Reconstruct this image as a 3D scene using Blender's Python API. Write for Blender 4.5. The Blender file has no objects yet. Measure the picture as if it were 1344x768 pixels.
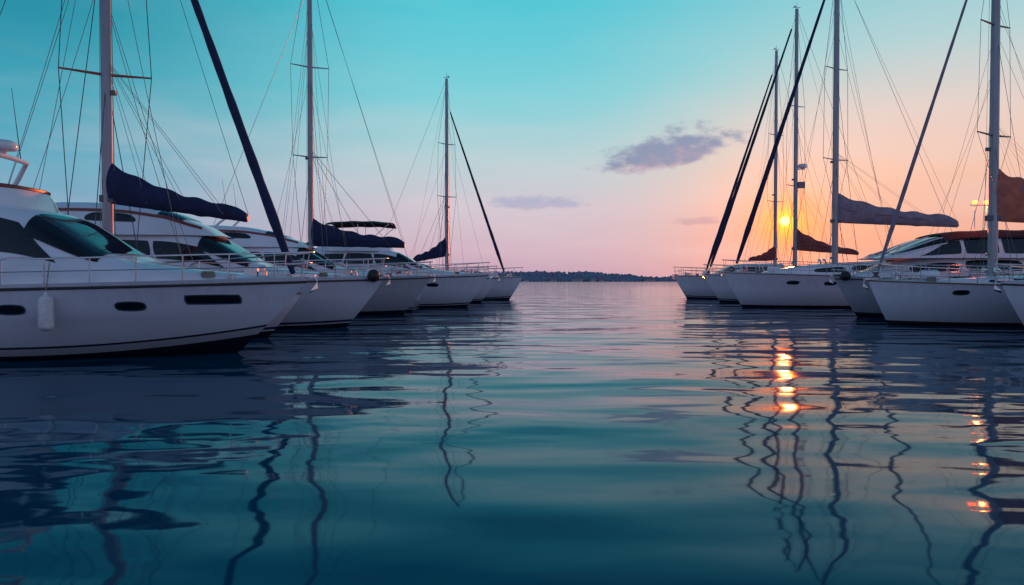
import bpy, math, random
from math import sin, cos, pi, radians, sqrt, atan, atan2, exp
from mathutils import Vector, noise
random.seed(4)
sc = bpy.context.scene
COL = sc.collection
sc.view_settings.view_transform = 'Standard'
sc.view_settings.look = 'None'
sc.view_settings.exposure = 0

def lin(r, g, b):
    f = lambda c: (c/255/12.92 if c/255 <= 0.04045 else ((c/255+0.055)/1.055)**2.4)
    return (f(r), f(g), f(b), 1.0)

# ------------------------------------------------------------------ materials
def base_mat(name, col, rough=0.4, metal=0.0, var=0.12, scale=3.0, bump=0.0, bscale=30.0, coat=0.0, stretch=(1,1,1), emis=None, estr=0, ior=1.5):
    m = bpy.data.materials.new(name); m.use_nodes = True
    nt = m.node_tree; N = nt.nodes; Lk = nt.links
    b = N['Principled BSDF']
    tc = N.new('ShaderNodeTexCoord'); mp = N.new('ShaderNodeMapping'); mp.inputs['Scale'].default_value = stretch
    Lk.new(tc.outputs['Object'], mp.inputs['Vector'])
    nz = N.new('ShaderNodeTexNoise'); nz.inputs['Scale'].default_value = scale; nz.inputs['Detail'].default_value = 5
    Lk.new(mp.outputs[0], nz.inputs['Vector'])
    cr = N.new('ShaderNodeValToRGB')
    cr.color_ramp.elements[0].position = 0.3; cr.color_ramp.elements[1].position = 0.7
    c = Vector(col[:3])
    cr.color_ramp.elements[0].color = (*(c*(1-var)), 1); cr.color_ramp.elements[1].color = (*[min(1, v) for v in c*(1+var*0.5)], 1)
    Lk.new(nz.outputs['Fac'], cr.inputs['Fac'])
    Lk.new(cr.outputs[0], b.inputs['Base Color'])
    b.inputs['Roughness'].default_value = rough; b.inputs['Metallic'].default_value = metal
    b.inputs['Coat Weight'].default_value = coat; b.inputs['IOR'].default_value = ior
    if bump:
        n2 = N.new('ShaderNodeTexNoise'); n2.inputs['Scale'].default_value = bscale; n2.inputs['Detail'].default_value = 4
        Lk.new(tc.outputs['Object'], n2.inputs['Vector'])
        bp = N.new('ShaderNodeBump'); bp.inputs['Strength'].default_value = bump; bp.inputs['Distance'].default_value = 0.05
        Lk.new(n2.outputs['Fac'], bp.inputs['Height']); Lk.new(bp.outputs[0], b.inputs['Normal'])
    if emis:
        b.inputs['Emission Color'].default_value = emis; b.inputs['Emission Strength'].default_value = estr
    return m

GEL = base_mat('gelcoat_white', (0.80, 0.81, 0.84), 0.2, var=0.06, scale=1.2, coat=0.4)
DECK = base_mat('deck_nonskid', (0.62, 0.62, 0.62), 0.6, var=0.15, bump=0.15, bscale=60)
GLASS = base_mat('tinted_glass', (0.008, 0.012, 0.018), 0.04, var=0.3, ior=1.5)
REDGLASS = base_mat('tinted_acrylic', (0.20, 0.045, 0.035), 0.15, var=0.2)
STEEL = base_mat('stainless_steel', (0.55, 0.56, 0.58), 0.22, metal=0.9, var=0.1)
ALU = base_mat('mast_aluminium', (0.34, 0.35, 0.38), 0.4, metal=0.3, var=0.15, stretch=(1, 1, 0.2))
WIRE = base_mat('rigging_wire', (0.10, 0.11, 0.13), 0.4, metal=0.3, var=0.1)
NAVY = base_mat('canvas_navy', (0.010, 0.020, 0.075), 0.85, var=0.35, bump=0.6, bscale=7)
BLACKC = base_mat('canvas_black', (0.015, 0.014, 0.018), 0.8, var=0.3, bump=0.5, bscale=5)
MAROON = base_mat('canvas_maroon', (0.035, 0.012, 0.022), 0.8, var=0.3, bump=0.5, bscale=5)
GREYC = base_mat('canvas_mauve_grey', (0.29, 0.23, 0.29), 0.85, var=0.3, bump=0.6, bscale=6)
RUST = base_mat('canvas_rust', (0.26, 0.07, 0.06), 0.85, var=0.3, bump=0.6, bscale=6)
RUSTB = base_mat('canvas_red_brown_backlit', (0.62, 0.16, 0.10), 0.85, var=0.3, bump=0.7, bscale=5)  # brightened red-brown: glow of backlit canvas is put into the base colour
RUB = base_mat('rubber_black', (0.02, 0.02, 0.022), 0.5, var=0.3)
REDP = base_mat('red_paint', (0.45, 0.05, 0.03), 0.4, var=0.2)
TRIM = base_mat('dark_red_trim', (0.22, 0.04, 0.035), 0.35, var=0.2)
FEND = base_mat('fender_vinyl', (0.70, 0.68, 0.68), 0.45, var=0.2, scale=8)
ROPE = base_mat('rope', (0.30, 0.28, 0.24), 0.9, var=0.4, scale=40)
ORANGE = base_mat('life_ring_orange', (0.5, 0.10, 0.03), 0.6, var=0.2)
LAMP = base_mat('lamp_glow', (1, 0.6, 0.3), 0.4, emis=(1.0, 0.07, 0.006, 1), estr=20)
TEAK = base_mat('teak', (0.20, 0.11, 0.06), 0.6, var=0.3, scale=6, stretch=(1, 12, 1))

def hull_mat(name, col, bands, rise=0.0, xr=-5.0):
    """bands: list of (z_start, colour) bottom -> top, measured from waterline"""
    m = base_mat(name, col, 0.16, coat=0.6)
    nt = m.node_tree; N = nt.nodes; Lk = nt.links; b = N['Principled BSDF']
    tc = N.new('ShaderNodeTexCoord'); sp = N.new('ShaderNodeSeparateXYZ'); Lk.new(tc.outputs['Object'], sp.inputs[0])
    def M(op, a, c=None):
        n = N.new('ShaderNodeMath'); n.operation = op
        for i, v in enumerate((a, c)):
            if v is None: continue
            if isinstance(v, (int, float)): n.inputs[i].default_value = v
            else: Lk.new(v, n.inputs[i])
        return n.outputs[0]
    xx = M('MAXIMUM', M('SUBTRACT', sp.outputs[0], xr), 0.0)
    zz = M('SUBTRACT', sp.outputs[2], M('MULTIPLY', M('MULTIPLY', xx, xx), rise))
    fac = M('DIVIDE', M('ADD', zz, 1.0), 4.0)
    cr = N.new('ShaderNodeValToRGB'); cr.color_ramp.interpolation = 'CONSTANT'
    els = cr.color_ramp.elements
    els[0].position = 0.0; els[0].color = (0.012, 0.012, 0.02, 1)
    first = True
    for z, c in bands:
        p = (z+1)/4
        if first: e = els[1]; e.position = p; first = False
        else: e = els.new(p)
        e.color = (*c, 1)
    Lk.new(fac, cr.inputs['Fac'])
    mp = N.new('ShaderNodeMapping'); mp.inputs['Scale'].default_value = (3, 3, 0.35); Lk.new(tc.outputs['Object'], mp.inputs[0])
    nz = N.new('ShaderNodeTexNoise'); nz.inputs['Scale'].default_value = 1.4; nz.inputs['Detail'].default_value = 6
    Lk.new(mp.outputs[0], nz.inputs['Vector'])
    g = N.new('ShaderNodeMapRange'); g.inputs[1].default_value = 0.35; g.inputs[2].default_value = 0.75
    g.inputs[3].default_value = 1.0; g.inputs[4].default_value = 0.88
    Lk.new(nz.outputs['Fac'], g.inputs[0])
    g2 = N.new('ShaderNodeMapRange'); g2.inputs[1].default_value = 0.0; g2.inputs[2].default_value = 1.2  # grime plus painted-in shade: lower hull darkened, which also dims its reflection
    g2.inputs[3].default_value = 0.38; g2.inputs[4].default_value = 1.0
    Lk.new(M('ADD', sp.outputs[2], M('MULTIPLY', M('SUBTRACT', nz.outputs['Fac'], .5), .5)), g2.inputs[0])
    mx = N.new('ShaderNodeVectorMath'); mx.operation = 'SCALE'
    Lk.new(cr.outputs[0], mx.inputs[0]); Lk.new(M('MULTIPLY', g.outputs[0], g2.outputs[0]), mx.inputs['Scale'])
    Lk.new(mx.outputs[0], b.inputs['Base Color'])
    return m

W = (0.76, 0.77, 0.83)
HM = {
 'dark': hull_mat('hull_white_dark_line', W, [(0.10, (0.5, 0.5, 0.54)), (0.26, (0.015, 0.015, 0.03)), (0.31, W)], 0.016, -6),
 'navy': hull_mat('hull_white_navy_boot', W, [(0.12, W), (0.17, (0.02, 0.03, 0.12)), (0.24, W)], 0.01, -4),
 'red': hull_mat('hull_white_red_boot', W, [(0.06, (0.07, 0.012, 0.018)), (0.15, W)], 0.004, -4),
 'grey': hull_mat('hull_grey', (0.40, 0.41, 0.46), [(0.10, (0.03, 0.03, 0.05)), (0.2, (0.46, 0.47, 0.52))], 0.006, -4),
}

# ------------------------------------------------------------------ mesh helpers
class MB:
    def __init__(s): s.v = []; s.f = []
    def add(s, vs, fs):
        o = len(s.v); s.v += [tuple(p) for p in vs]; s.f += [tuple(i+o for i in f) for f in fs]
def obj(name, mb, mat, parent=None, off=(0, 0, 0), smooth=True, angle=40):
    me = bpy.data.meshes.new(name); me.from_pydata(mb.v, [], mb.f); me.update()
    import bmesh
    bm = bmesh.new(); bm.from_mesh(me); bmesh.ops.recalc_face_normals(bm, faces=bm.faces); bm.to_mesh(me); bm.free()
    if smooth:
        me.polygons.foreach_set('use_smooth', [True]*len(me.polygons))
        me.set_sharp_from_angle(angle=radians(angle))
    me.materials.append(mat)
    o = bpy.data.objects.new(name, me); COL.objects.link(o)
    if parent: o.parent = parent; o.location = off
    return o
def grid(mb, fn, nu, nv, closeu=False):
    vs = [fn(i/nu, j/nv) for i in range(nu+1) for j in range(nv+1)]
    fs = []
    for i in range(nu):
        for j in range(nv):
            a = i*(nv+1)+j
            fs.append((a, a+1, a+nv+2, a+nv+1))
    mb.add(vs, fs)
def tube(mb, pts, r, segs=7, sy=1.0):
    pts = [Vector(p) for p in pts]; n = len(pts)
    rs = r if isinstance(r, (list, tuple)) else [r]*n
    vs = []; fs = []
    ref = None
    for i, p in enumerate(pts):
        d = (pts[min(i+1, n-1)]-pts[max(i-1, 0)]).normalized()
        if ref is None:
            ref = Vector((0, 0, 1)) if abs(d.z) < 0.9 else Vector((1, 0, 0))
        a = (ref - d*ref.dot(d)).normalized(); ref = a
        b = d.cross(a)
        for k in range(segs):
            t = 2*pi*k/segs
            vs.append(p+a*cos(t)*rs[i]+b*sin(t)*rs[i]*sy)
    for i in range(n-1):
        for k in range(segs):
            k2 = (k+1) % segs
            fs.append((i*segs+k, i*segs+k2, (i+1)*segs+k2, (i+1)*segs+k))
    fs.append(tuple(range(segs))); fs.append(tuple((n-1)*segs+k for k in range(segs)))
    mb.add(vs, fs)
def lathe(mb, prof, c, segs=16, axis='z'):
    vs = []; fs = []
    for (r, z) in prof:
        for k in range(segs):
            t = 2*pi*k/segs
            if axis == 'z': vs.append((c[0]+r*cos(t), c[1]+r*sin(t), c[2]+z))
            else: vs.append((c[0]+z, c[1]+r*cos(t), c[2]+r*sin(t)))
    n = len(prof)
    for i in range(n-1):
        for k in range(segs):
            k2 = (k+1) % segs
            fs.append((i*segs+k, i*segs+k2, (i+1)*segs+k2, (i+1)*segs+k))
    fs.append(tuple(range(segs))); fs.append(tuple((n-1)*segs+k for k in range(segs)))
    mb.add(vs, fs)
def crom(pts, m=6):
    P = [Vector(p) for p in pts]; out = []
    for i in range(len(P)-1):
        p0 = P[max(i-1, 0)]; p1 = P[i]; p2 = P[i+1]; p3 = P[min(i+2, len(P)-1)]
        for k in range(m):
            t = k/m
            out.append(0.5*((2*p1)+(p2-p0)*t+(2*p0-5*p1+4*p2-p3)*t*t+(3*p1-p0-3*p2+p3)*t**3))
    out.append(P[-1]); return out
def box(mb, c, s):
    x, y, z = c; a, b, h = s[0]/2, s[1]/2, s[2]/2
    vs = [(x+i*a, y+j*b, z+k*h) for i in (-1, 1) for j in (-1, 1) for k in (-1, 1)]
    mb.add(vs, [(0, 1, 3, 2), (4, 6, 7, 5), (0, 4, 5, 1), (2, 3, 7, 6), (0, 2, 6, 4), (1, 5, 7, 3)])

# ------------------------------------------------------------------ hull
class Boat:
    def __init__(s, name, tip, L, B, zb, zs, ov, heading, hull, label, category, group, motor=True):
        s.L, s.B, s.zb, s.zs, s.ov, s.motor = L, B, zb, zs, ov, motor
        h = radians(heading)
        e = bpy.data.objects.new(name, None); COL.objects.link(e)
        e.empty_display_size = 1
        e.location = (tip[0]-cos(h)*L/2, tip[1]-sin(h)*L/2, 0); e.rotation_euler = (0, 0, h)
        e['label'] = label; e['category'] = category; e['group'] = group
        s.e = e; s.off = (L/2, 0, 0)
        s.near = -1 if cos(h) > 0 else 1
        s.build_hull(HM[hull]); s.clutter()
    def o(s, name, mb, mat, **k): return obj(name, mb, mat, s.e, s.off, **k)
    def sheer(s, u): return s.zs+(s.zb-s.zs)*u**1.8
    def bd(s, u):
        if u < .5: return s.B*(0.88+0.12*sin(u/.5*pi/2))
        return s.B*(1-((u-.5)/.5)**(2.5 if s.motor else 2.1))
    def bw(s, u):
        k = 0.9 if s.motor else 0.8
        if u < .35: return s.B*k*(0.9+0.1*sin(u/.35*pi/2))
        return s.B*k*(1-((u-.35)/.65)**1.7)
    def hp(s, u, v, side, off=0.0):
        x = -s.L+u*(s.L-s.ov*(1-v)**1.15)+ (0.35*(1-v)*(1-u) if not s.motor else -0.3*(1-v)*(1-u))
        z = -0.5+(s.sheer(u)+0.5)*v
        f = v**1.5
        if s.motor and v > 0.62: f += 0.05*min(1, (v-.62)/.03)*(1-f)
        y = s.bw(u)+(s.bd(u)-s.bw(u))*f
        if v < .25: y *= (v/.25)**.6*0.9+0.1
        return (x, side*(y+off), z)
    def ux(s, x, v=1.0): return max(0, min(1, (x+s.L)/(s.L-s.ov*(1-v)**1.15)))
    def deck(s, x): 
        u = s.ux(x); return s.bd(u), s.sheer(u)
    def build_hull(s, mat):
        mb = MB(); nu, nv = 48, 28
        for sd in (-1, 1): grid(mb, lambda a, b: s.hp(a, b, sd), nu, nv)
        st = [s.hp(0, j/nv, -1) for j in range(nv+1)]; st2 = [s.hp(0, j/nv, 1) for j in range(nv+1)]
        fs = [(j, j+1, nv+2+j, nv+1+j) for j in range(nv)]
        mb.add(st+st2, fs)
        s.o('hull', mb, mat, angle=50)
        mb = MB()
        def dk(a, b):
            x, y, z = s.hp(a, 1, 1); c = 2*b-1
            return (x-0.01, y*c*0.985, z-0.02+0.10*(1-c*c)*min(1, y/0.6))
        grid(mb, dk, 40, 8); s.o('deck', mb, DECK)
        mb = MB()
        vv = 0.95 if s.motor else 0.985
        for sd in (-1, 1):
            tube(mb, [s.hp(i/36, vv, sd, 0.012) for i in range(37)], 0.032 if s.motor else 0.025, 6)
        s.o('rub_rail', mb, RUB if s.motor else TEAK)
    def clutter(s):
        z = s.zb
        mb = MB(); lathe(mb, [(.12, 0), (.12, .12), (.07, .14), (.07, .2), (.12, .22), (.10, .28), (.02, .29)], (-1.15, 0, z+.02), 12); box(mb, (-1.4, 0, z+.12), (.3, .2, .18)); s.o('windlass', mb, STEEL)
        for x in (-1.6, -s.L*.55, -s.L+.7):
            for sd in (-1, 1):
                w, dz = s.deck(x); y = sd*(w-.16)
                mb = MB(); tube(mb, [(x-.14, y, dz+.09), (x+.14, y, dz+.09)], .018, 6)
                tube(mb, [(x-.04, y, dz), (x-.04, y, dz+.09)], .016, 6); tube(mb, [(x+.04, y, dz), (x+.04, y, dz+.09)], .016, 6); s.o('cleat', mb, STEEL)
        w, dz = s.deck(-2.3); mb = MB()
        tube(mb, [(-2.1+.17*cos(t*.5)*(1-.004*t), s.near*(w-.45)+.17*sin(t*.5), dz+.05+.0022*t) for t in range(70)], .016, 5); s.o('coiled_rope', mb, ROPE)
    def port(s, xa, xb, za, zb, both=True, frame=True, k=0.35, name='porthole'):
        for sd in ((-1, 1) if both else (s.near,)):
            for lay in ((1, 0) if frame else (0,)):
                g = 0.03*lay; off = 0.008 if lay else 0.014
                def fn(a, b):
                    p = 2*a-1; q = 2*b-1
                    px = p*sqrt(1-k*q*q); q2 = q*sqrt(1-k*p*p)
                    x = (xa+xb)/2+px*((xb-xa)/2+g); z = (za+zb)/2+q2*((zb-za)/2+g)
                    u = s.ux(x, .7)
                    for _ in range(3):
                        v = (z+.5)/(s.sheer(u)+.5); u = s.ux(x, v)
                    return s.hp(u, v, sd, off)
                mb = MB(); grid(mb, fn, 12, 8)
                ob = s.o('frame' if lay else name, mb, STEEL if lay else GLASS)
                if lay: fr = ob
                elif frame:
                    fr.parent = ob; fr.location = (0, 0, 0)
    # superstructure lofts
    def loft(s, name, st, mat, z0=None, ey=.38, ez=.75, tum=.14, n=44, clampw=True):
        xs = [p[0] for p in st]
        def wh(x):
            i = 0
            while i < len(st)-2 and x < st[i+1][0]: i += 1
            a, b = st[i], st[i+1]
            t = (x-a[0])/(b[0]-a[0]); t = max(0, min(1, t))
            pa = st[max(i-1, 0)]; pb = st[min(i+2, len(st)-1)]
            r = []
            for k in (1, 2):
                m1 = (b[k]-pa[k])/(b[0]-pa[0])*(b[0]-a[0]) if b[0] != pa[0] else 0
                m2 = (pb[k]-a[k])/(pb[0]-a[0])*(b[0]-a[0]) if pb[0] != a[0] else 0
                m1 *= .7; m2 *= .7
                r.append((2*t**3-3*t*t+1)*a[k]+(t**3-2*t*t+t)*m1+(-2*t**3+3*t*t)*b[k]+(t**3-t*t)*m2)
            return r
        def P(x, t, off=0.0):
            w, h = wh(x)
            dkw, dkz = s.deck(x)
            zz = (dkz-0.04) if z0 is None else z0
            if clampw and z0 is None: w = min(w, dkw*0.93)
            c, si = cos(t), max(0, sin(t))
            f = si**ez
            y = (w*(1-tum*f))*(abs(c)**ey)*(1 if c < 0 else -1)
            y += off*(1 if c < 0 else -1)*(1 if abs(c) > .2 else abs(c)/.2)
            return (x+off*0.6, y, zz+h*f+(off if si > .35 else 0))
        mb = MB(); x0, x1 = xs[0], xs[-1]
        grid(mb, lambda a, b: P(x0+(x1-x0)*a, pi*b), n*2, 30)
        s.o(name, mb, mat, angle=45)
        def win(xa, xb, fa, fb, xa2=None, xb2=None, mat=GLASS, nm='side_window', k=.25, off=.012, fb2=None, trim=None):
            """side window on both sides; xa..xb bottom edge, xa2..xb2 top edge, f height fractions"""
            xa2 = xa if xa2 is None else xa2; xb2 = xb if xb2 is None else xb2; fb_ = fb if fb2 is None else fb2
            for sd in (0, 1):
                fr = None
                for lay in ((1, 0) if trim else (0,)):
                    g = .04*lay
                    def fn(a, b):
                        p = 2*a-1; q = 2*b-1
                        a_ = (p*sqrt(1-k*q*q)+1)/2; b_ = (q*sqrt(1-k*p*p)+1)/2
                        x = (xa-g+(xb-xa+2*g)*a_)*(1-b_)+(xa2-g+(xb2-xa2+2*g)*a_)*b_
                        ftop = fb+g+(fb_-fb)*a_
                        f = fa-g+(ftop-fa+g)*b_
                        t = math.asin(max(0, min(1, f))**(1/ez))
                        return P(x, pi-t if sd else t, off*(.5 if lay else 1))
                    m = MB(); grid(m, fn, 16, 8); ob = s.o('frame' if lay else nm, m, trim if lay else mat)
                    if lay: fr = ob
                    elif fr: fr.parent = ob; fr.location = (0, 0, 0)
        def screen(xa, xb, t0, nm='windscreen', mat=GLASS, off=.015, panes=3, trim=None):
            g = .03
            if trim:
                for i in range(panes+1):
                    t = t0+(pi-2*t0)*i/panes
                    m = MB(); tube(m, [P(xa+(xb-xa)*j/10, t, .02) for j in range(11)], .03, 6); s.o('window_pillar', m, trim)
            for i in range(panes):
                ta = t0+(pi-2*t0)*i/panes+g/2; tb = t0+(pi-2*t0)*(i+1)/panes-g/2
                m = MB(); grid(m, lambda a, b: P(xa+(xb-xa)*a, ta+(tb-ta)*b, off), 12, 10); s.o(nm, m, mat)
        s.P = P
        return P, win, screen
    def rails(s, x0, x1, h, n, mid=1, mat=STEEL, pulpit=True, rise=0.0):
        mb = MB()
        def pt(x, sd, z):
            w, dz = s.deck(x); return Vector((x, sd*max(w-.07+z*.08, .03), dz+z))
        allp = {}
        for sd in (-1, 1):
            top = []
            for i in range(n+1):
                x = x0+(x1-x0)*i/n
                hh = h*(1+rise*i/n)
                top.append(pt(x, sd, hh))
                tube(mb, [pt(x-.03, sd, -.02), pt(x, sd, hh)], .016, 6)
            tube(mb, crom([pt(x0-.35, sd, 0)]+top, 4), .021, 6)
            for k in range(mid):
                tube(mb, [pt(x0+(x1-x0)*i/n, sd, h*(k+1)/(mid+1)) for i in range(n+1)], .010, 5)
            allp[sd] = top
        z = s.zb+h*(1+rise)
        e = allp[1][-1]; f = allp[-1][-1]
        tip = Vector((0.12, 0, z+.02))
        a1 = Vector((-0.05, e.y*.55, z+.01)); a2 = Vector((-0.05, f.y*.55, z+.01))
        tube(mb, crom([e, a1, tip, a2, f], 6), .021, 6)
        zz = Vector((0, 0, -h*.5))
        tube(mb, crom([e+zz, a1+zz, tip+zz-Vector((.06, 0, 0)), a2+zz, f+zz], 6), .012, 6)
        for q in (a1, a2): tube(mb, [q, (q.x-.1, q.y*.8, s.zb)], .014, 6)
        s.o('guard_rail', mb, mat)
    def anchor(s, ball=False):
        mb = MB(); z = s.zb
        box(mb, (-.12, 0, z+.03), (.55, .16, .06))
        tube(mb, [(-.35, 0, z+.08), (.12, 0, z+.06), (.2, 0, z-.10)], .028, 6)
        fl = [(.2, 0, z-.12), (.08, .17, z-.34), (-.04, 0, z-.42), (.08, -.17, z-.34), (.22, 0, z-.28)]
        mb.add(fl, [(0, 1, 4), (0, 4, 3), (1, 2, 4), (4, 2, 3), (0, 3, 2, 1)])
        s.o('anchor', mb, STEEL, smooth=False)
        if ball:
            mb = MB(); r = .24
            lathe(mb, [(r*sin(pi*i/10)+.001, -r*cos(pi*i/10)) for i in range(11)], (-.35, s.near*.42, z+.02), 16)
            s.o('ball_fender', mb, RUB)
    def fender(s, x, ztop=1.35, l=.75, r=.13):
        sd = s.near; w, dz = s.deck(x)
        v = (ztop-.3+.5)/(s.sheer(s.ux(x))+.5)
        y0 = s.hp(s.ux(x, .7), v, sd)[1]; 
        y = sd*(max(abs(y0), abs(s.hp(s.ux(x, .7), .93, sd)[1])-.02)+r+.02)
        mb = MB()
        pr = [(.03, 0.06), (.035, 0)]+[(r*sin(pi/2*i/5)+.002, -.02-.1*(1-cos(pi/2*i/5))) for i in range(1, 6)]
        pr += [(r, -l+.15)]+[(r*cos(pi/2*i/5)+.002, -l+.15-.12*sin(pi/2*i/5)) for i in range(1, 6)]
        lathe(mb, pr, (x, y, ztop), 16); s.o('fender', mb, FEND)
        mb = MB(); tube(mb, [(x, y, ztop+.04), (x+.02, sd*(w+.03), dz+.02), (x+.03, sd*(w-.05), dz+.45)], .012, 5)
        s.o('fender_rope', mb, ROPE)

def ring(s, name, cx, ax, ay, z0, z1, mat, a0=-pi, a1=pi, flare=.08, th=.05, p=.55, zcut=0.0, n=56, trim=None):
    """curved coaming wall, superellipse plan"""
    mb = MB()
    def fn(a, b):
        t = a0+(a1-a0)*a
        c, si = cos(t), sin(t)
        X = abs(c)**p*(1 if c > 0 else -1); Y = abs(si)**p*(1 if si > 0 else -1)
        prof = [(0, 0), (flare*.35, .5), (flare, 1), (flare-th, 1), (flare*.6-th, .5), (-th, 0)]
        o, zf = prof[round(b*5)]
        zt = z1-zcut*(1+X)/2
        return (cx+X*(ax+o), Y*(ay+o), z0+(zt-z0)*zf)
    grid(mb, fn, n, 5); ob = s.o(name, mb, mat, angle=50)
    if trim:
        mb = MB(); tube(mb, [Vector(fn(i/n, .4))+Vector((0, 0, .012)) for i in range(n+1)], .045, 6); s.o('coaming_trim', mb, trim)
    return ob

def motor_cabin(b, sc_=1.0, hs=1.0, fly=True, flyh=.5, screenmat=GLASS, trim=TRIM, flyx=-8.9, wf=(.46, .80), zc=.55, sx=(-4.35, -6.0), fl=-.22, cowl=False, coam=GEL):
    k = sc_; h = hs
    st = [(-.6*k, .1, .02), (-1.9*k, 1.0, .22*h), (-3.7*k, 1.95, .48*h), (-4.3*k, 1.95, .70*h), (-6.1*k, 1.9, 1.72*h),
          (-7.4*k, 1.88, 2.0*h), (-10.2*k, 1.85, 2.12*h), (-11.6*k, 1.8, 2.08*h), (-12.0*k, 1.7, 1.9*h), (-12.1*k, 1.7, .1)]
    st = [(a, w*b.B/2.1, c) for a, w, c in st]
    P, win, screen = b.loft('cabin', st, GEL, n=40)
    screen(sx[0]*k, sx[1]*k, .62)
    w0, w1 = wf
    win(-7.3*k, -4.95*k, w0-.02, w1, -7.5*k, -6.0*k, k=.10)
    win(-9.4*k, -7.42*k, w0, w1, -9.2*k, -7.6*k, k=.10)
    win(-11.2*k, -9.52*k, w0+.04, w1-.02, -10.6*k, -9.32*k, k=.12)
    rz = b.deck(-7*k)[1]+1.95*h
    if cowl:
        q = flyh; bw = b.B/2.1
        s2 = [(-5.6*k, .9*bw, .03), (-6.3*k, 1.3*bw, .36*q), (-7.4*k, 1.52*bw, .74*q), (-8.8*k, 1.58*bw, .96*q), (-10.6*k, 1.55*bw, 1.02*q), (-11.6*k, 1.5*bw, .9*q), (-11.9*k, 1.4*bw, .1)]
        P2, win2, scr2 = b.loft('flybridge_cowl', s2, GEL, z0=rz-.30, ey=.55, ez=.62, tum=.28, n=36)
        scr2(-6.75*k, -7.55*k, .75, nm='flybridge_windscreen', mat=screenmat, panes=3)
        for t in (.62, pi-.62):
            mb = MB(); tube(mb, [P2((-6.1-5.4*i/24)*k, t, .012) for i in range(25)], .06, 6); b.o('coaming_trim', mb, trim)
        win2(-9.9*k, -8.0*k, .40, .66, -9.7*k, -8.3*k, k=.3, nm='flybridge_window')
    else:
        for sd in (0, 1):
            t = .9 if not sd else pi-.9
            mb = MB(); pts = [Vector(P(x*k, t))+Vector((0, 0, .07)) for x in (-7.2, -8.0, -9.0, -10.0)]
            tube(mb, pts, .014, 6)
            for p in pts: tube(mb, [p, p-Vector((0, 0, .09))], .012, 5)
            b.o('hand_rail', mb, STEEL)
    if fly and not cowl:
        ring(b, 'flybridge_coaming', flyx*k, 2.55*k, 1.55*b.B/2.1, rz-.22, rz+flyh, coam, flare=fl, zcut=flyh*zc, p=.72, trim=trim)
        ring(b, 'flybridge_windscreen', (flyx+.35)*k, 1.95*k, 1.27*b.B/2.1, rz+flyh*.35, rz+flyh+.16, screenmat, a0=-1.35, a1=1.35, flare=-.25, th=.02, zcut=flyh*.35, p=.8)
        mb = MB(); box(mb, ((flyx-.9)*k, 0, rz+.25), (.7, 1.9, .45)); b.o('helm_seat', mb, GEL, smooth=False)
    return rz

def radar(b, x, z, h=.9, w=1.3, whips=2, base=None):
    mb = MB()
    tube(mb, crom([(x-.75, -w, z-h), (x-.2, -w*.92, z-.12), (x, -w*.6, z), (x, w*.6, z), (x-.2, w*.92, z-.12), (x-.75, w, z-h)], 5), .06, 8)
    b.o('radar_arch', mb, GEL)
    mb = MB(); lathe(mb, [(.05, 0), (.08, .08), (.28, .12), (.31, .2), (.29, .28), (.2, .34), (.02, .36)], (x, 0, z+.05), 18)
    b.o('radar_dome', mb, GEL)
    for i in range(whips):
        sd = 1 if i else -1
        mb = MB(); tube(mb, [(x-.1, sd*w*.7, z), (x-.35, sd*w*.75, z+1.9)], [.014, .006], 5); b.o('whip_antenna', mb, WIRE)

def bimini(b, xa, xb, z, w, mat, legs_z):
    mb = MB()
    def fn(a, c, dz=0):
        x = xa+(xb-xa)*a; q = 2*c-1
        return (x, q*w, z+dz-.22*abs(q)**3-.12*abs(2*a-1)**3+.015*sin(a*20))
    grid(mb, fn, 18, 14); grid(mb, lambda a, c: fn(a, c, -.035), 18, 14)
    b.o('bimini', mb, mat)
    mb = MB(); xm = (xa+xb)/2
    for sd in (-1, 1):
        for x in (xa+.1, xm, xb-.1):
            tube(mb, [(xm+(x-xm)*.3, sd*w*.95, legs_z), (x, sd*w*.98, z-.25)], .022, 6)
    for x in (xa+.1, xm, xb-.1):
        tube(mb, [fn((x-xa)/(xb-xa), i/10, -.06) for i in range(11)], .017, 6)
    b.o('bimini_frame', mb, STEEL)

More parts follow.
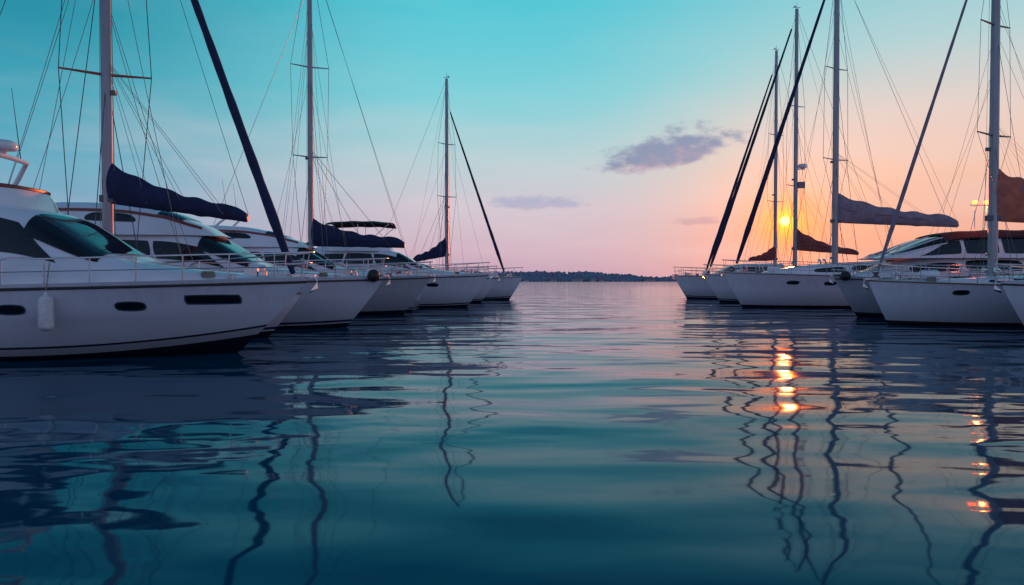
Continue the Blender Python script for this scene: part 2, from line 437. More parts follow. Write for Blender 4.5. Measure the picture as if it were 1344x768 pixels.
def sail_rig(b, mx, H, r, boom_dir, blen, z0, z1, c0, c1, cover, fore_x, fore_z, furl, furl_r, back_x, spr, sdir=(.25, 1.0),
             sprmat=ALU, mast_mat=ALU, wires=3, fan=4, fat=1.0):
    dz = b.deck(mx)[1]
    mb = MB(); tube(mb, [(mx, 0, dz-.05), (mx, 0, H*.6), (mx, 0, H)], [r, r*.96, r*.75], 14, sy=.72); b.o('mast', mb, mast_mat)
    mb = MB(); box(mb, (mx+.02, 0, z0), (r*2.6, r*1.3, .22)); b.o('gooseneck', mb, WIRE)
    mb = MB(); box(mb, (mx+r+.05, 0, H*.42), (.16, .12, .14)); b.o('steaming_light', mb, WIRE)
    mb = MB(); lathe(mb, [(.07, 0), (.07, .05), (.045, .08), (.06, .16), (.02, .17)], (mx+r+.06, .0, dz+1.1), 10); b.o('mast_winch', mb, STEEL)
    mb = MB(); tube(mb, [(mx, 0, H), (mx, 0, H+.55)], [.02, .008], 5); tube(mb, [(mx-.3, 0, H+.12), (mx+.35, 0, H+.12)], .02, 5)
    lathe(mb, [(.03, 0), (.06, .02), (.06, .12), (.02, .15)], (mx+.15, 0, H+.13), 8); b.o('masthead_light', mb, WIRE)
    ex = mx+boom_dir*blen
    mb = MB(); tube(mb, [(mx+boom_dir*.05, 0, z0), (ex, 0, z1)], .085, 10); b.o('boom', mb, mast_mat)
    mb = MB()
    def cv(a, c):
        t = 2*pi*c
        x = mx+boom_dir*(-.12+(blen*.99+.12)*a); zc = z0+(z1-z0)*a
        hh = c1+(c0-c1)*(1-a)**2.3
        hh *= 1+.10*sin(a*31)*(.4+.6*a)
        if a > .9: hh *= 1-((a-.9)/.1)**2*.5
        wid = fat*(.15+.10*sin(pi*min(1, a*1.15)))*(1 if a < .93 else .7)
        wid *= (1+.18*noise.noise(Vector((a*9, c*3, mx))))
        if a < .03: wid = .10
        s_, c_ = sin(t), cos(t)
        zz = zc-.13+(hh+.13)*(s_*.5+.5)
        neck = 1-.45*max(0, s_)*(hh/(c0+.01))
        return (x+boom_dir*.0, wid*c_*neck, zz+.04*noise.noise(Vector((a*14, t, 3))))
    grid(mb, cv, 40, 16)
    for a in (0, 1): 
        mb.add([cv(a, j/16) for j in range(16)], [tuple(range(16))])
    b.o('sail_cover', mb, cover)
    sd = Vector((sdir[0], sdir[1], 0)).normalized()
    tips = {1: [], -1: []}
    for i, (z, l) in enumerate(spr):
        for k in (-1, 1):
            tp = Vector((mx, 0, z+.06))+sd*l*k
            mb = MB(); tube(mb, [(mx, 0, z), tp], [.05, .028], 6); b.o('spreader', mb, sprmat)
            tips[k].append(tp)
    hw = b.deck(mx)[0]
    wr = .009+.005*(H > 18)
    for k in (-1, 1):
        ch = Vector((mx-.1, k*hw*.9, dz))
        line = [ch]+tips[k]+[Vector((mx, 0, H*.985))]
        for wi in range(wires):
            if wi == 0: pts = line
            elif wi == 1: pts = [ch+Vector((.45, 0, 0)), Vector((mx, 0, spr[0][0]-.1))]
            else: pts = [ch+Vector((-.5, 0, 0)), Vector((mx, 0, spr[-1][0]-.1))] if len(spr) > 1 else [ch+Vector((-.6, 0, 0)), Vector((mx, 0, H*.9))]
            mb = MB(); tube(mb, pts, wr, 5); b.o('shroud', mb, WIRE)
    for hx, sy_ in ((.16, .12), (-.18, -.1), (.3, -.1)):
        mb = MB(); tube(mb, [(mx+hx, sy_, dz+.6), (mx+hx*.6, sy_*.6, H*.98)], .007, 5); b.o('halyard', mb, ROPE)
    rr = random.Random(int(H*10))
    for i in range(fan):
        dx = rr.uniform(1.2, 4.0)*(1 if i % 2 else -1); sdd = rr.choice((-1, 1))
        xx = max(-b.L+.4, min(-.6, mx+dx))
        p = Vector((xx, sdd*b.deck(xx)[0]*.85, b.deck(xx)[1]))
        q = Vector((mx, 0, H*rr.uniform(.55, .95)))
        pts = [p.lerp(q, j/8)-Vector((0, 0, .18*sin(pi*j/8))) for j in range(9)]
        mb = MB(); tube(mb, pts, wr*.65, 5); b.o('running_stay', mb, ROPE)
    for i in range(3):
        f = .3+.27*i
        for k in (-1, 1):
            mb = MB(); tube(mb, [(mx+boom_dir*blen*f, k*.2, z0+(z1-z0)*f), (mx, k*.05, spr[0][0]+.5)], wr*.5, 4); b.o('lazy_jack', mb, ROPE)
    if fore_x is not None:
        a = Vector((fore_x, 0, b.deck(min(fore_x, -.05))[1]+.1)); c = Vector((mx+.1, 0, fore_z))
        mb = MB(); tube(mb, [a, c], .012, 5); b.o('forestay', mb, WIRE)
        if furl_r:
            n = 26; pts = []; rs = []
            for i in range(n+1):
                t = .025+.93*i/n
                pts.append(a.lerp(c, t)); rs.append(furl_r*(min(1, .45+i*.2))*(1-.62*(i/n))*(1+.07*sin(i*2.3)))
            mb = MB(); tube(mb, pts, rs, 10); b.o('furled_jib', mb, furl)
            mb = MB(); lathe(mb, [(.05, 0), (.14, .02), (.14, .05), (.07, .07), (.07, .15), (.14, .17), (.14, .20), (.04, .22)], a+Vector((0, 0, .02)), 12)
            b.o('furling_drum', mb, WIRE)
    if back_x is not None:
        mb = MB(); tube(mb, [(mx, 0, H), (back_x, 0, b.deck(max(back_x, -b.L+.1))[1]+.05)], .012, 5); b.o('backstay', mb, WIRE)
    mb = MB(); tube(mb, [(mx, 0, H*.99), (ex, 0, z1+.1)], .008, 5); b.o('topping_lift', mb, WIRE)

def sail_cabin(b, k=1.0, hs=1.0, dodger=None):
    st = [(-2.2*k, .2, .02), (-3.2*k, .8, .24*hs), (-5.0*k, 1.15, .42*hs), (-7.5*k, 1.3, .55*hs), (-9.2*k, 1.3, .62*hs), (-9.6*k, 1.2, .1)]
    st = [(a, w*b.B/1.9, c) for a, w, c in st]
    P, win, scr = b.loft('cabin', st, GEL, ez=.6, tum=.2, n=30)
    win(-6.0*k, -4.4*k, .3, .72, fb2=.6, k=.3); win(-8.6*k, -6.3*k, .3, .74, k=.3)
    mb = MB(); x = -3.9*k; z = P(x, pi/2)[2]; box(mb, (x, 0, z+.02), (.55, .55, .05)); b.o('deck_hatch', mb, GLASS, smooth=False)
    for t in (1.0, pi-1.0):
        mb = MB(); pts = [Vector(P(xx*k, t))+Vector((0, 0, .08)) for xx in (-4.8, -5.8, -6.8, -7.8, -8.8)]
        tube(mb, pts, .016, 6)
        for p in pts: tube(mb, [p, p-Vector((0, 0, .1))], .013, 5)
        b.o('hand_rail', mb, TEAK)
    for xx, yy in ((-5.3, .35), (-5.3, -.35)):
        z = P(xx*k, pi/2)[2]; mb = MB()
        tube(mb, [(xx*k, yy, z-.05), (xx*k, yy, z+.16), (xx*k+.05, yy, z+.24), (xx*k+.18, yy, z+.25)], [.05, .05, .07, .10], 10); b.o('ventilator', mb, STEEL)
    for sd in (-1, 1):
        xx = -9.9*k; w, dz = b.deck(xx); mb = MB()
        lathe(mb, [(.1, 0), (.1, .06), (.06, .09), (.06, .18), (.09, .22), (.03, .24)], (xx, sd*(w-.3), dz+.08), 12); b.o('winch', mb, STEEL)
    xx = -b.L+1.7; dz = b.deck(xx)[1]; mb = MB()
    tube(mb, [(xx, .42*cos(i*pi/10), dz+.72+.42*sin(i*pi/10)) for i in range(21)], .02, 6)
    for i in range(3): tube(mb, [(xx, .42*cos(i*pi/3), dz+.72+.42*sin(i*pi/3)), (xx, -.42*cos(i*pi/3), dz+.72-.42*sin(i*pi/3))], .01, 5)
    tube(mb, [(xx+.1, 0, dz-.1), (xx+.08, 0, dz+.72)], .07, 8); b.o('steering_wheel', mb, STEEL)
    xx = -b.L+.9; w, dz = b.deck(xx); mb = MB()
    tube(mb, [(xx+.26*cos(i*pi/8), b.near*(w-.02), dz+.52+.26*sin(i*pi/8)) for i in range(-3, 12)], .055, 8); b.o('life_ring', mb, ORANGE)
    xx = -2.9*k; dz = b.deck(xx)[1]; mb = MB()
    lathe(mb, [(.02, -.36), (.17, -.34), (.2, -.25), (.2, .25), (.17, .34), (.02, .36)], (xx+.3, 0, dz+.32), 14, axis='x'); b.o('liferaft_canister', mb, GEL)
    if dodger:
        z = b.deck(-9*k)[1]+.5*hs
        mb = MB()
        def fn(a, c):
            q = 2*c-1; hgt = .75*sin(min(1, a*1.6)*pi/2)
            return (-8.1*k-1.7*k*a, q*1.2*b.B/1.9*(1-.05*a), z+hgt*(1-abs(q)**3.2*(.95)))
        grid(mb, fn, 14, 16); b.o('sprayhood', mb, dodger)

GM = 'motor yachts moored bow out in the marina'; GS = 'sailing yachts moored in the marina'
# =================== LEFT ROW ===================
b = Boat('motor_yacht', (-5.05, 17.0), 13.5, 2.15, 1.88, 1.62, 2.3, 3, 'dark',
         'white motor yacht with dark wraparound windows and hanging fender', 'motor yacht', GM)
rz = motor_cabin(b, 1.0, 1.03, fly=True, flyh=.34, screenmat=REDGLASS, coam=GEL, trim=TRIM, flyx=-8.85, wf=(.44, .82), sx=(-4.3, -5.85), zc=.2)
b.port(-2.5, -1.45, 1.26, 1.44, k=.12, name='hull_window'); b.port(-3.85, -3.3, 1.13, 1.30); b.port(-6.15, -5.6, 1.07, 1.25); b.port(-9.4, -8.8, 1.05, 1.24)
b.rails(-6.0, -.7, .52, 6, rise=.15); b.anchor(); b.fender(-5.05, 1.5, .82, .15); b.fender(-10.5, 1.4, .8, .15)
radar(b, -7.3, rz+1.1, 1.0, 1.15)

b = Boat('sailing_yacht', (-6.6, 21.4), 13.2, 1.7, 1.42, 1.2, 1.5, 0, 'navy',
         'sailing yacht with navy sail cover, red spreaders and furled navy jib', 'sailboat', GS, motor=False)
sail_cabin(b); b.rails(-5.5, -.9, .55, 4)
sail_rig(b, -6.05, 18.2, .17, 1, 4.4, 4.35, 3.75, 1.25, .32, NAVY, -.08, 18.0, NAVY, .17, -12.9,
         [(8.2, 1.25), (13.0, 1.0)], sdir=(1.0, .5), sprmat=REDP, fan=7)

b = Boat('motor_yacht', (-4.85, 26.0), 14, 2.15, 1.95, 1.7, 1.9, 2, 'navy',
         'white flybridge motor yacht with navy boot stripe and red-trimmed cowl', 'motor yacht', GM)
rz = motor_cabin(b, 1.06, 1.0, fly=True, flyh=1.25, cowl=True, wf=(.44, .74))
b.port(-3.5, -2.9, 1.25, 1.42); b.port(-4.8, -4.2, 1.22, 1.4); b.rails(-6.3, -.7, .58, 6, rise=.15); b.anchor(ball=True)
b.fender(-5.2, 1.3, .7, .13)

b = Boat('motor_yacht', (-4.25, 36.0), 14, 2.15, 2.05, 1.75, 1.9, 2, 'grey',
         'white and grey flybridge motor yacht with red-trimmed cowl and low windows', 'motor yacht', GM)
rz = motor_cabin(b, 1.10, 1.0, fly=True, flyh=1.15, cowl=True, wf=(.42, .72))
b.port(-4.2, -3.4, 1.35, 1.5); b.rails(-6.5, -.7, .62, 6, rise=.15); b.anchor(); radar(b, -10.2, rz+1.25, .6, 1.0)

b = Boat('sailing_yacht', (-19.5, 40.6), 14, 1.75, 1.6, 1.5, 1.3, 180, 'navy',
         'sailing yacht with navy sail cover moored stern out', 'sailboat', GS, motor=False)
sail_cabin(b)
sail_rig(b, -7.55, 21.5, .16, -1, 5.6, 3.95, 3.85, 1.6, .5, NAVY, -.4, 19, NAVY, 0, -13.8,
         [(9.1, 1.0), (14.4, 1.1)], sdir=(1.0, .5), mast_mat=ALU, fan=8)

b = Boat('motor_yacht', (-1.55, 46.0), 14.5, 2.2, 2.25, 1.9, 1.9, 2, 'navy',
         'white flybridge motor yacht with raised dark bimini', 'motor yacht', GM)
rz = motor_cabin(b, 1.0, .98, fly=True, flyh=.7)
b.port(-4.0, -3.3, 1.4, 1.6); b.port(-5.8, -5.1, 1.4, 1.6)
b.rails(-6.0, -.7, .65, 7, rise=.15, mid=2); b.anchor(); bimini(b, -10.6, -6.4, 5.72, 1.5, BLACKC, rz+.3)

b = Boat('sailing_yacht', (1.0, 64.0), 15, 2.1, 2.15, 1.8, 1.6, 0, 'navy',
         'white sailing yacht with furled navy jib and navy sail cover', 'sailboat', GS, motor=False)
sail_cabin(b, 1.05, 1.2); b.rails(-8, -.8, .85, 8, mid=2)
sail_rig(b, -7.1, 20.6, .17, -1, 3.2, 4.2, 3.6, 2.0, .5, NAVY, -1.6, 18.2, NAVY, .16, -14.5,
         [(9.6, 1.0), (14.5, .9)], sdir=(1.0, .7))
b = Boat('motor_yacht', (-1.2, 55.5), 13.5, 2.0, 2.1, 1.8, 1.7, 1, 'navy',
         'white motor cruiser with open cockpit and guard rails', 'motor yacht', GM)
motor_cabin(b, 1.0, .75, fly=False); b.rails(-8, -.7, .85, 8, mid=2); b.anchor()

# =================== RIGHT ROW ===================
b = Boat('motor_yacht', (16.6, 23.2), 10, 1.7, 1.78, 1.5, 1.3, 180, 'red',
         'white motor cruiser with raked bow and dark boot stripe', 'motor yacht', GM)
motor_cabin(b, .8, .6, fly=False); b.rails(-5, -.7, .55, 5); b.anchor()

b = Boat('sailing_yacht', (14.35, 27.5), 12.5, 1.9, 1.82, 1.5, 1.1, 180, 'red',
         'white sailing yacht with red-brown canvas sail cover and dark waterline', 'sailboat', GS, motor=False)
sail_cabin(b, .95, .9); b.rails(-7.8, -.7, .66, 8, mid=2); b.port(-3.2, -2.7, 1.25, 1.4); b.anchor()
sail_rig(b, -5.0, 16.8, .19, -1, 4.8, 4.3, 4.1, 2.1, 1.1, RUSTB, -.3, 16.4, GREYC, .09, -12.2,
         [(7.6, 1.15), (12.0, 1.0)], sdir=(1.0, .5), sprmat=WIRE, fan=6, fat=1.3)

b = Boat('motor_yacht', (15.7, 33.3), 13.5, 2.15, 2.0, 1.75, 1.5, 180, 'grey',
         'grey-hulled motor yacht with dark canopy and lit deck lamps', 'motor yacht', GM)
st = [(-.5, .1, .02), (-1.5, 1.0, .35), (-2.8, 1.9, .8), (-4.4, 1.9, 1.1), (-6.0, 1.9, 1.25), (-9.0, 1.85, 1.3), (-11.2, 1.8, 1.2), (-11.5, 1.7, .1)]
P, win, scr = b.loft('cabin', st, GEL, n=40)
win(-5.0, -2.9, .35, .72, k=.3); win(-8.0, -5.3, .35, .75, k=.2)
z = b.deck(-6)[1]+1.0
st = [(-1.5, .9, .02), (-2.2, 1.5, .22), (-4.7, 1.68, 1.08), (-5.8, 1.7, 1.25), (-8.5, 1.7, 1.3), (-11.6, 1.65, 1.2), (-11.8, 1.6, .05)]
P, win, scr = b.loft('wheelhouse', st, GEL, z0=z, ez=.8, n=40)
scr(-2.2, -4.6, .60, panes=4, trim=GEL)
win(-5.15, -3.2, .16, .70, -5.2, -4.6, nm='wheelhouse_window', k=.1); win(-6.9, -5.35, .16, .72, nm='wheelhouse_window', k=.1)
win(-8.5, -7.1, .16, .72, nm='wheelhouse_window', k=.1); win(-10.2, -8.7, .16, .72, nm='wheelhouse_window', k=.1)
mb = MB()
def rf(a, c, o_=0):
    x = -4.6-7.35*a; t = .74+(pi-1.48)*c
    p = P(max(x, -11.5), t, .05+.02*sin(a*22)*sin(pi*c)); return (x, p[1]*1.03, p[2]+.03*sin(pi*c)-o_)
grid(mb, rf, 30, 14); grid(mb, lambda a, c: rf(a, c, .05), 30, 14)
b.o('canvas_roof', mb, MAROON)
b.rails(-7, -.7, .62, 7); b.anchor(ball=True)
mb = MB()
for x in (-6.15, -6.75):
    tube(mb, [(x, 1.0, z+.9), (x, 1.0, 5.42)], .02, 6)
tube(mb, [(-5.95, 1.0, 5.35), (-6.95, 1.0, 5.35)], .025, 6)
b.o('lamp_bar', mb, STEEL)
for x in (-6.12, -6.66):
    mb = MB(); lathe(mb, [(.02, -.09), (.08, -.07), (.11, 0), (.08, .07), (.02, .09)], (x, 1.05, 5.48), 14)
    b.o('deck_lamp', mb, LAMP)
pl = bpy.data.lights.new('deck_lamp_light', 'POINT'); pl.energy = 70; pl.color = (1, .15, .03); pl.shadow_soft_size = .1
po = bpy.data.objects.new('deck_lamp_light', pl); COL.objects.link(po); po.parent = b.e; po.location = (b.L/2-6.39, 1.2, 5.6)

b = Boat('sailing_yacht', (14.1, 45.5), 17, 2.3, 2.35, 1.95, 1.6, 180, 'red',
         'large white sailing yacht with mauve-grey sail cover and long dark windows', 'sailboat', GS, motor=False)
sail_cabin(b, 1.25, 1.9, dodger=MAROON); b.rails(-11, -.8, .8, 10, mid=2); b.anchor(); b.port(-4.4, -3.7, 1.55, 1.75); b.port(-6.6, -5.9, 1.5, 1.7)
sail_rig(b, -7.4, 23.0, .21, -1, 8.2, 5.75, 5.45, 1.9, .68, GREYC, -.7, 22.6, NAVY, .20, -16.5,
         [(9.8, 1.2), (15.8, 1.1)], sdir=(1.0, .5), fan=6, fat=1.5)

b = Boat('sailing_yacht', (15.8, 56.0), 16, 2.2, 2.3, 1.95, 1.6, 180, 'navy',
         'tall-masted sailing yacht with rust sail cover and radar on its mast', 'sailboat', GS, motor=False)
sail_cabin(b, 1.15, 1.2); b.rails(-10, -.8, .8, 9, mid=2); b.anchor()
sail_rig(b, -7.4, 23.9, .18, -1, 5.2, 4.4, 4.0, 1.8, .35, RUST, -.3, 23.2, NAVY, .18, -15.5,
         [(9.5, 1.1), (16.0, 1.0)], sdir=(1.0, .5))
mb = MB(); box(mb, (-7.75, 0, 10.9), (.7, .3, .08)); lathe(mb, [(.1, 0), (.33, .04), (.36, .2), (.3, .34), (.05, .38)], (-7.95, 0, 10.95), 14); b.o('radar_dome', mb, GEL)
mb = MB(); box(mb, (-7.85, 0, 9.6), (.55, .3, .5)); b.o('radar_reflector', mb, GREYC, smooth=False)

b = Boat('sailing_yacht', (15.9, 67.0), 17, 2.2, 2.3, 1.95, 1.6, 180, 'navy',
         'sailing yacht with furled navy jib and rust sail cover', 'sailboat', GS, motor=False)
sail_cabin(b, 1.2, 1.0); b.rails(-10, -.8, .8, 8, mid=2); b.anchor()
sail_rig(b, -9.9, 24.2, .18, 1, 2.6, 3.9, 3.8, 1.6, .3, RUST, -3.0, 22.8, NAVY, .18, -16,
         [(9.5, 1.1), (16.0, 1.0)], sdir=(1.0, .5))
b = Boat('motor_yacht', (19.5, 80.0), 13.5, 2.1, 2.2, 1.9, 1.7, 180, 'navy',
         'white motor cruiser with guard rails', 'motor yacht', GM)
motor_cabin(b, 1.0, .9, fly=False); b.rails(-8, -.7, .8, 7)

# ------------------------------------------------------------------ far shore
def hz(x): 
    return 9.5+5*noise.noise(Vector((x*.004, 1.3, 0)))+1.5*noise.noise(Vector((x*.015, 4, 0)))-5.5*max(0, min(1, (x-100)/140))
def sy(x, c): return 1000+260*c+25*noise.noise(Vector((x*.006, 7, 0)))
def szz(x, c): return (hz(x)+1)*sin(min(1, c*1.6)*pi/2)-1
mb = MB()
grid(mb, lambda a, c: (-1500+3000*a, sy(-1500+3000*a, c), szz(-1500+3000*a, c)), 260, 10)
HILL = base_mat('far_shore_ground_hazed', (0.23, 0.29, 0.38), .95, var=.15, scale=.02)  # distance haze is painted into this pale blue ground colour
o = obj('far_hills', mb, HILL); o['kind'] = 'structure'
mb = MB()
for i in range(6500):
    x = random.uniform(-800, 800); c = random.choice((.0, .06, .15, .3, .5)); y = sy(x, c); z = szz(x, c)
    r = random.uniform(2.0, 3.6)*(1+.5*noise.noise(Vector((x*.02, 3, 1)))); hh = r*random.uniform(.7, 1.1)
    vs = []; fs = []; n = 6
    for j in range(4):
        ph = pi*j/3
        for q in range(n):
            t = 2*pi*q/n+j
            rr = r*(.25+.75*sin(ph))*random.uniform(.7, 1.25)
            vs.append((x+rr*cos(t), y+rr*sin(t), z+hh*.7-hh*cos(ph)*random.uniform(.8, 1.15)))
    for j in range(3):
        for q in range(n):
            q2 = (q+1) % n; fs.append((j*n+q, j*n+q2, (j+1)*n+q2, (j+1)*n+q))
    fs.append(tuple(3*n+q for q in range(n)))
    mb.add(vs, fs)
TREE = base_mat('far_wood_foliage_hazed', (0.21, 0.28, 0.37), .95, var=.18, scale=.05)  # foliage colour lightened and blued to carry the aerial haze
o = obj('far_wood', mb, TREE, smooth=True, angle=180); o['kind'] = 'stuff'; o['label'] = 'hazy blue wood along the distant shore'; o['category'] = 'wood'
HW = base_mat('house_wall', (0.42, 0.42, 0.46), .8, var=.1, scale=.2); HR = base_mat('house_roof', (0.24, 0.18, 0.22), .8, var=.2, scale=.4)
for (x, w, h) in ((95, 16, 4), (118, 9, 5), (130, 9, 3.5), (60, 10, 3.5), (200, 14, 4), (20, 8, 3.5)):
    y = sy(x, 0)-6; e = bpy.data.objects.new('waterside_house', None); COL.objects.link(e); e.location = (x, y, 0)
    e['label'] = 'small pale waterside house on the distant wooded shore'; e['category'] = 'house'; e['group'] = 'houses on the far shore'
    mb = MB(); box(mb, (0, 0, h/2-.3), (w, 9, h+.6)); obj('wall', mb, HW, e, smooth=False)
    mb = MB(); a = w/2+.6; vs = [(-a, -5.2, h), (a, -5.2, h), (a, 5.2, h), (-a, 5.2, h), (-a, 0, h+2.2), (a, 0, h+2.2)]
    mb.add(vs, [(0, 1, 5, 4), (2, 3, 4, 5), (0, 4, 3), (1, 2, 5), (0, 3, 2, 1)]); obj('roof', mb, HR, e, smooth=False)
    for i in range(int(w//4.5)):
        mb = MB(); box(mb, (-w/2+2+i*4.2, -4.53, h*.55), (1.4, .12, 1.5)); obj('window', mb, GLASS, e, smooth=False)

# ------------------------------------------------------------------ water
mb = MB(); mb.add([(-3000, -200, 0), (3000, -200, 0), (3000, 4000, 0), (-3000, 4000, 0)], [(0, 1, 2, 3)])
WM = bpy.data.materials.new('harbour_water'); WM.use_nodes = True
nt = WM.node_tree; N = nt.nodes; Lk = nt.links
N.remove(N['Principled BSDF']); outm = [n for n in N if n.type == 'OUTPUT_MATERIAL'][0]
dif = N.new('ShaderNodeBsdfDiffuse'); dif.inputs['Color'].default_value = (0.0, 0.052, 0.105, 1)
glo = N.new('ShaderNodeBsdfGlossy'); glo.inputs['Roughness'].default_value = 0.05
fr = N.new('ShaderNodeFresnel'); fr.inputs['IOR'].default_value = 1.33
mixs = N.new('ShaderNodeMixShader')
tc = N.new('ShaderNodeTexCoord')
def nzn(sx, sy, scale, detail, amp, rot=0, dist=0.0, rough=.5):
    mp = N.new('ShaderNodeMapping'); mp.inputs['Scale'].default_value = (sx, sy, 1); mp.inputs['Rotation'].default_value = (0, 0, radians(rot))
    Lk.new(tc.outputs['Object'], mp.inputs[0])
    n = N.new('ShaderNodeTexNoise'); n.inputs['Scale'].default_value = scale; n.inputs['Detail'].default_value = detail
    n.inputs['Roughness'].default_value = rough; n.inputs['Distortion'].default_value = dist
    Lk.new(mp.outputs[0], n.inputs['Vector'])
    m = N.new('ShaderNodeMath'); m.operation = 'MULTIPLY'; m.inputs[1].default_value = amp; Lk.new(n.outputs['Fac'], m.inputs[0])
    return m.outputs[0]
def wm(op, a, b):
    n = N.new('ShaderNodeMath'); n.operation = op
    for i, v in enumerate((a, b)):
        if isinstance(v, (int, float)): n.inputs[i].default_value = v
        else: Lk.new(v, n.inputs[i])
    return n.outputs[0]
calm = N.new('ShaderNodeMapRange'); calm.interpolation_type = 'SMOOTHSTEP'
Lk.new(nzn(.5, 1.0, .16, 1, 1.0, 20), calm.inputs[0]); calm.inputs[1].default_value = .38; calm.inputs[2].default_value = .62; calm.inputs[3].default_value = .22; calm.inputs[4].default_value = 1.0
swell = wm('ADD', nzn(.40, 1.0, .30, .0, .15, 7), nzn(.50, 1.05, 1.0, .0, .056, -9, .15))
rip = wm('MULTIPLY', nzn(.55, 1.15, 2.4, .5, .0135, 12, .3), calm.outputs[0])
acc = wm('ADD', swell, rip)
bp = N.new('ShaderNodeBump'); bp.inputs['Strength'].default_value = 1; bp.inputs['Distance'].default_value = 1.0
Lk.new(acc, bp.inputs['Height'])
for n in (dif, glo, fr): Lk.new(bp.outputs[0], n.inputs['Normal'])
tint = N.new('ShaderNodeMix'); tint.data_type = 'RGBA'; tint.inputs[6].default_value = (.50, .90, 1.0, 1); tint.inputs[7].default_value = (1, .98, 1.0, 1)
Lk.new(wm('POWER', fr.outputs[0], .8), tint.inputs[0]); Lk.new(tint.outputs[2], glo.inputs['Color'])
Lk.new(wm('POWER', fr.outputs[0], 1.12), mixs.inputs[0]); Lk.new(dif.outputs[0], mixs.inputs[1]); Lk.new(glo.outputs[0], mixs.inputs[2])
Lk.new(mixs.outputs[0], outm.inputs['Surface'])
o = obj('water', mb, WM, smooth=False); o['kind'] = 'structure'

# ------------------------------------------------------------------ world
SAZ, SEL = radians(21.75), radians(4.6)
sd = Vector((sin(SAZ)*cos(SEL), cos(SAZ)*cos(SEL), sin(SEL)))
w = bpy.data.worlds.new('World'); sc.world = w; w.use_nodes = True
nt = w.node_tree; N = nt.nodes; Lk = nt.links
for n in list(N): N.remove(n)
out = N.new('ShaderNodeOutputWorld'); bg = N.new('ShaderNodeBackground'); Lk.new(bg.outputs[0], out.inputs[0])
tc = N.new('ShaderNodeTexCoord'); sp = N.new('ShaderNodeSeparateXYZ'); Lk.new(tc.outputs['Generated'], sp.inputs[0])
def M(op, a, b=None, c=None, clamp=False):
    n = N.new('ShaderNodeMath'); n.operation = op; n.use_clamp = clamp
    for i, v in enumerate((a, b, c)):
        if v is None: continue
        if isinstance(v, (int, float)): n.inputs[i].default_value = v
        else: Lk.new(v, n.inputs[i])
    return n.outputs[0]
def MR(v, a, b, c, d, smooth=True):
    n = N.new('ShaderNodeMapRange'); n.interpolation_type = 'SMOOTHSTEP' if smooth else 'LINEAR'
    Lk.new(v, n.inputs[0])
    for i, q in enumerate((a, b, c, d)): n.inputs[i+1].default_value = q
    return n.outputs[0]
def MIX(f, a, b, mode='MIX'):
    n = N.new('ShaderNodeMix'); n.data_type = 'RGBA'; n.blend_type = mode
    for i, v in ((0, f), (6, a), (7, b)):
        if isinstance(v, (int, float)): n.inputs[i].default_value = v
        elif isinstance(v, tuple): n.inputs[i].default_value = v
        else: Lk.new(v, n.inputs[i])
    return n.outputs[2]
x, y, z = sp.outputs
az = M('MULTIPLY', M('ARCTAN2', x, y), 180/pi)
el = M('MULTIPLY', M('ARCSINE', M('MINIMUM', M('MAXIMUM', z, -1.0), 1.0)), 180/pi)
elf = M('DIVIDE', M('MAXIMUM', el, 0.0), 90.0)
def ramp(stops):
    n = N.new('ShaderNodeValToRGB'); e = n.color_ramp.elements; n.color_ramp.interpolation = 'LINEAR'
    e[0].position = stops[0][0]/90; e[0].color = lin(*stops[0][1]); e[1].position = stops[1][0]/90; e[1].color = lin(*stops[1][1])
    for d, c in stops[2:]:
        q = e.new(d/90); q.color = lin(*c)
    Lk.new(elf, n.inputs[0]); return n.outputs[0]
TOP = [(32, (14, 118, 158)), (50, (14, 78, 120)), (90, (24, 62, 100))]
Lr = ramp([(0, (150, 152, 188)), (3, (138, 165, 196)), (8, (102, 172, 198)), (13, (60, 165, 188)), (18, (36, 146, 170)), (24, (22, 130, 160))]+TOP)
Cr = ramp([(0, (192, 160, 186)), (2.5, (210, 180, 198)), (6, (212, 200, 212)), (10, (184, 212, 218)), (15, (128, 212, 222)), (22, (80, 202, 218))]+TOP)
Rr = ramp([(0, (222, 152, 154)), (3.5, (240, 172, 152)), (8, (246, 200, 180)), (12, (234, 212, 204)), (17, (180, 214, 218)), (24, (118, 204, 216))]+TOP)
c1 = MIX(MR(az, -38, -4, 0, 1), Lr, Cr)
c2 = MIX(MR(az, 2, 32, 0, 1), c1, Rr)
Br = ramp([(0, (164, 162, 198)), (10, (152, 162, 200)), (30, (106, 138, 182)), (90, (34, 80, 120))])
back = MR(y, 0.25, -0.45, 0, 1)
c3 = MIX(back, c2, Br)
cmb = N.new('ShaderNodeCombineXYZ'); Lk.new(M('MULTIPLY', az, .045), cmb.inputs[0]); Lk.new(M('MULTIPLY', el, .22), cmb.inputs[1])
nz = N.new('ShaderNodeTexNoise'); nz.inputs['Scale'].default_value = 1.4; nz.inputs['Detail'].default_value = 6; nz.inputs['Distortion'].default_value = .4; Lk.new(cmb.outputs[0], nz.inputs['Vector'])
c3 = MIX(M('MULTIPLY', MR(nz.outputs['Fac'], .38, .75, 0, .24), MR(el, 8, 18, 1, .15)), c3, lin(238, 218, 222))
dt = N.new('ShaderNodeVectorMath'); dt.operation = 'DOT_PRODUCT'; Lk.new(tc.outputs['Generated'], dt.inputs[0]); dt.inputs[1].default_value = sd
dv = M('MAXIMUM', dt.outputs['Value'], 0.0)
g1 = M('MULTIPLY', M('POWER', dv, 140.0), .34); g2 = M('MULTIPLY', M('POWER', dv, 1100.0), .85); g3 = M('MULTIPLY', M('POWER', dv, 8000.0), 4.0)
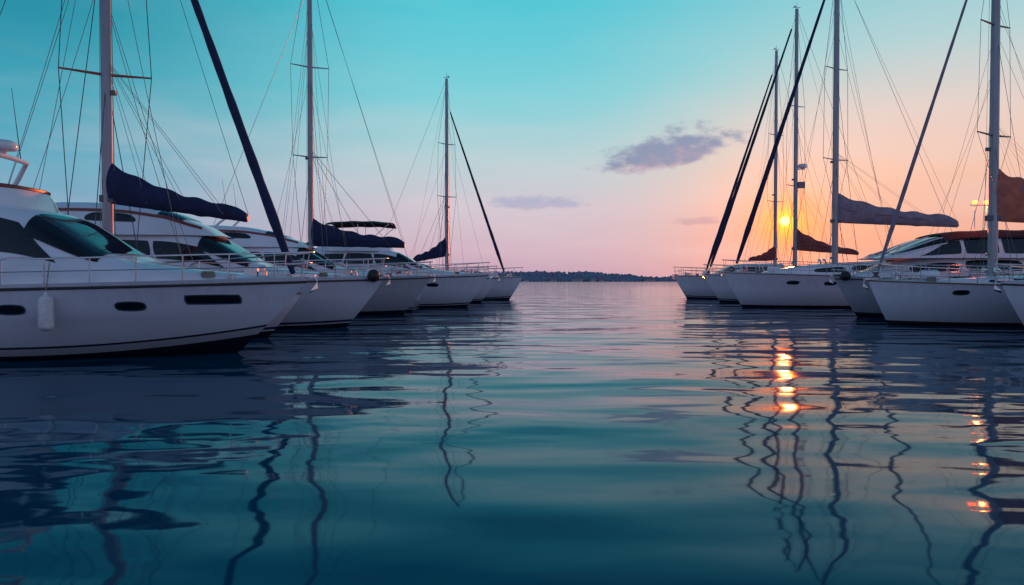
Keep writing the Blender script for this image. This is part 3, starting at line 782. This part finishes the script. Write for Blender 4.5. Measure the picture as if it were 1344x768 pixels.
def addc(base, f, col):
    s = N.new('ShaderNodeVectorMath'); s.operation = 'SCALE'; s.inputs[0].default_value = col; Lk.new(f, s.inputs['Scale'])
    a = N.new('ShaderNodeVectorMath'); a.operation = 'ADD'; Lk.new(base, a.inputs[0]); Lk.new(s.outputs[0], a.inputs[1]); return a.outputs[0]
c4 = addc(addc(addc(c3, g1, (.75, .0, -.26)), g2, (1.6, .0, -.25)), g3, (2.2, .12, -.02))
cc = N.new('ShaderNodeCombineXYZ'); Lk.new(M('MULTIPLY', az, .5), cc.inputs[0]); Lk.new(M('MULTIPLY', el, 1.0), cc.inputs[1])
cn = N.new('ShaderNodeTexNoise'); cn.inputs['Scale'].default_value = 1.0; cn.inputs['Detail'].default_value = 8; cn.inputs['Roughness'].default_value = .58; Lk.new(cc.outputs[0], cn.inputs['Vector'])
nf = M('SUBTRACT', cn.outputs['Fac'], .5)
def cloud(c, a0, e0, ra, re, tilt, col, under, strength, na=-2.0):
    da = M('SUBTRACT', az, a0); de = M('SUBTRACT', M('SUBTRACT', el, e0), M('MULTIPLY', da, tilt))
    u = M('DIVIDE', da, ra); v = M('DIVIDE', de, re)
    v2 = M('MULTIPLY', v, MR(v, -.1, .1, 1.7, .85))
    d = M('SQRT', M('ADD', M('MULTIPLY', u, u), M('MULTIPLY', v2, v2)))
    dd = M('ADD', d, M('MULTIPLY', nf, na))
    mk = MR(dd, .5, 1.2, strength, 0)
    kc = MIX(MR(M('ADD', v, M('MULTIPLY', nf, 2.6)), -.9, .3, 0, 1), under, col)
    return MIX(mk, c, kc)
c5 = cloud(c4, 12.7, 10.0, 5.4, 1.6, .17, lin(136, 148, 180), lin(204, 166, 184), .95)
c5 = cloud(c5, 2.0, 6.3, 3.9, .7, .0, lin(166, 172, 204), lin(190, 176, 204), .7)
c5 = cloud(c5, 15.2, 4.7, 1.9, .42, .0, lin(190, 152, 172), lin(210, 150, 160), .55)
disc = MR(dv, cos(radians(.42)), cos(radians(.22)), 0, 1)
c6 = addc(c5, disc, (55.0, 6.5, .7))
sk = N.new('ShaderNodeTexSky'); sk.sky_type = 'NISHITA'; sk.sun_disc = False; sk.sun_elevation = SEL; sk.sun_rotation = SAZ
s2 = N.new('ShaderNodeVectorMath'); s2.operation = 'SCALE'; Lk.new(sk.outputs[0], s2.inputs[0]); s2.inputs['Scale'].default_value = .003
a2 = N.new('ShaderNodeVectorMath'); a2.operation = 'ADD'; Lk.new(c6, a2.inputs[0]); Lk.new(s2.outputs[0], a2.inputs[1])
mxm = N.new('ShaderNodeVectorMath'); mxm.operation = 'MAXIMUM'; Lk.new(a2.outputs[0], mxm.inputs[0]); mxm.inputs[1].default_value = (0, 0, 0)
Lk.new(mxm.outputs[0], bg.inputs[0]); bg.inputs[1].default_value = 0.95

l = bpy.data.lights.new('sun', 'SUN'); l.energy = 2.2; l.angle = radians(.6); l.color = (1, .13, .014)
lo = bpy.data.objects.new('sun', l); COL.objects.link(lo); lo.rotation_euler = (-sd).to_track_quat('-Z', 'Y').to_euler(); lo.location = (20, 60, 30)

# ------------------------------------------------------------------ camera
cam = bpy.data.cameras.new('camera'); co = bpy.data.objects.new('camera', cam); COL.objects.link(co)
cam.lens = 24; cam.sensor_width = 36; cam.clip_end = 8000; cam.clip_start = .05
co.location = (0, 0, 1.8); co.rotation_euler = (radians(90-1.02), 0, 0)
sc.camera = co
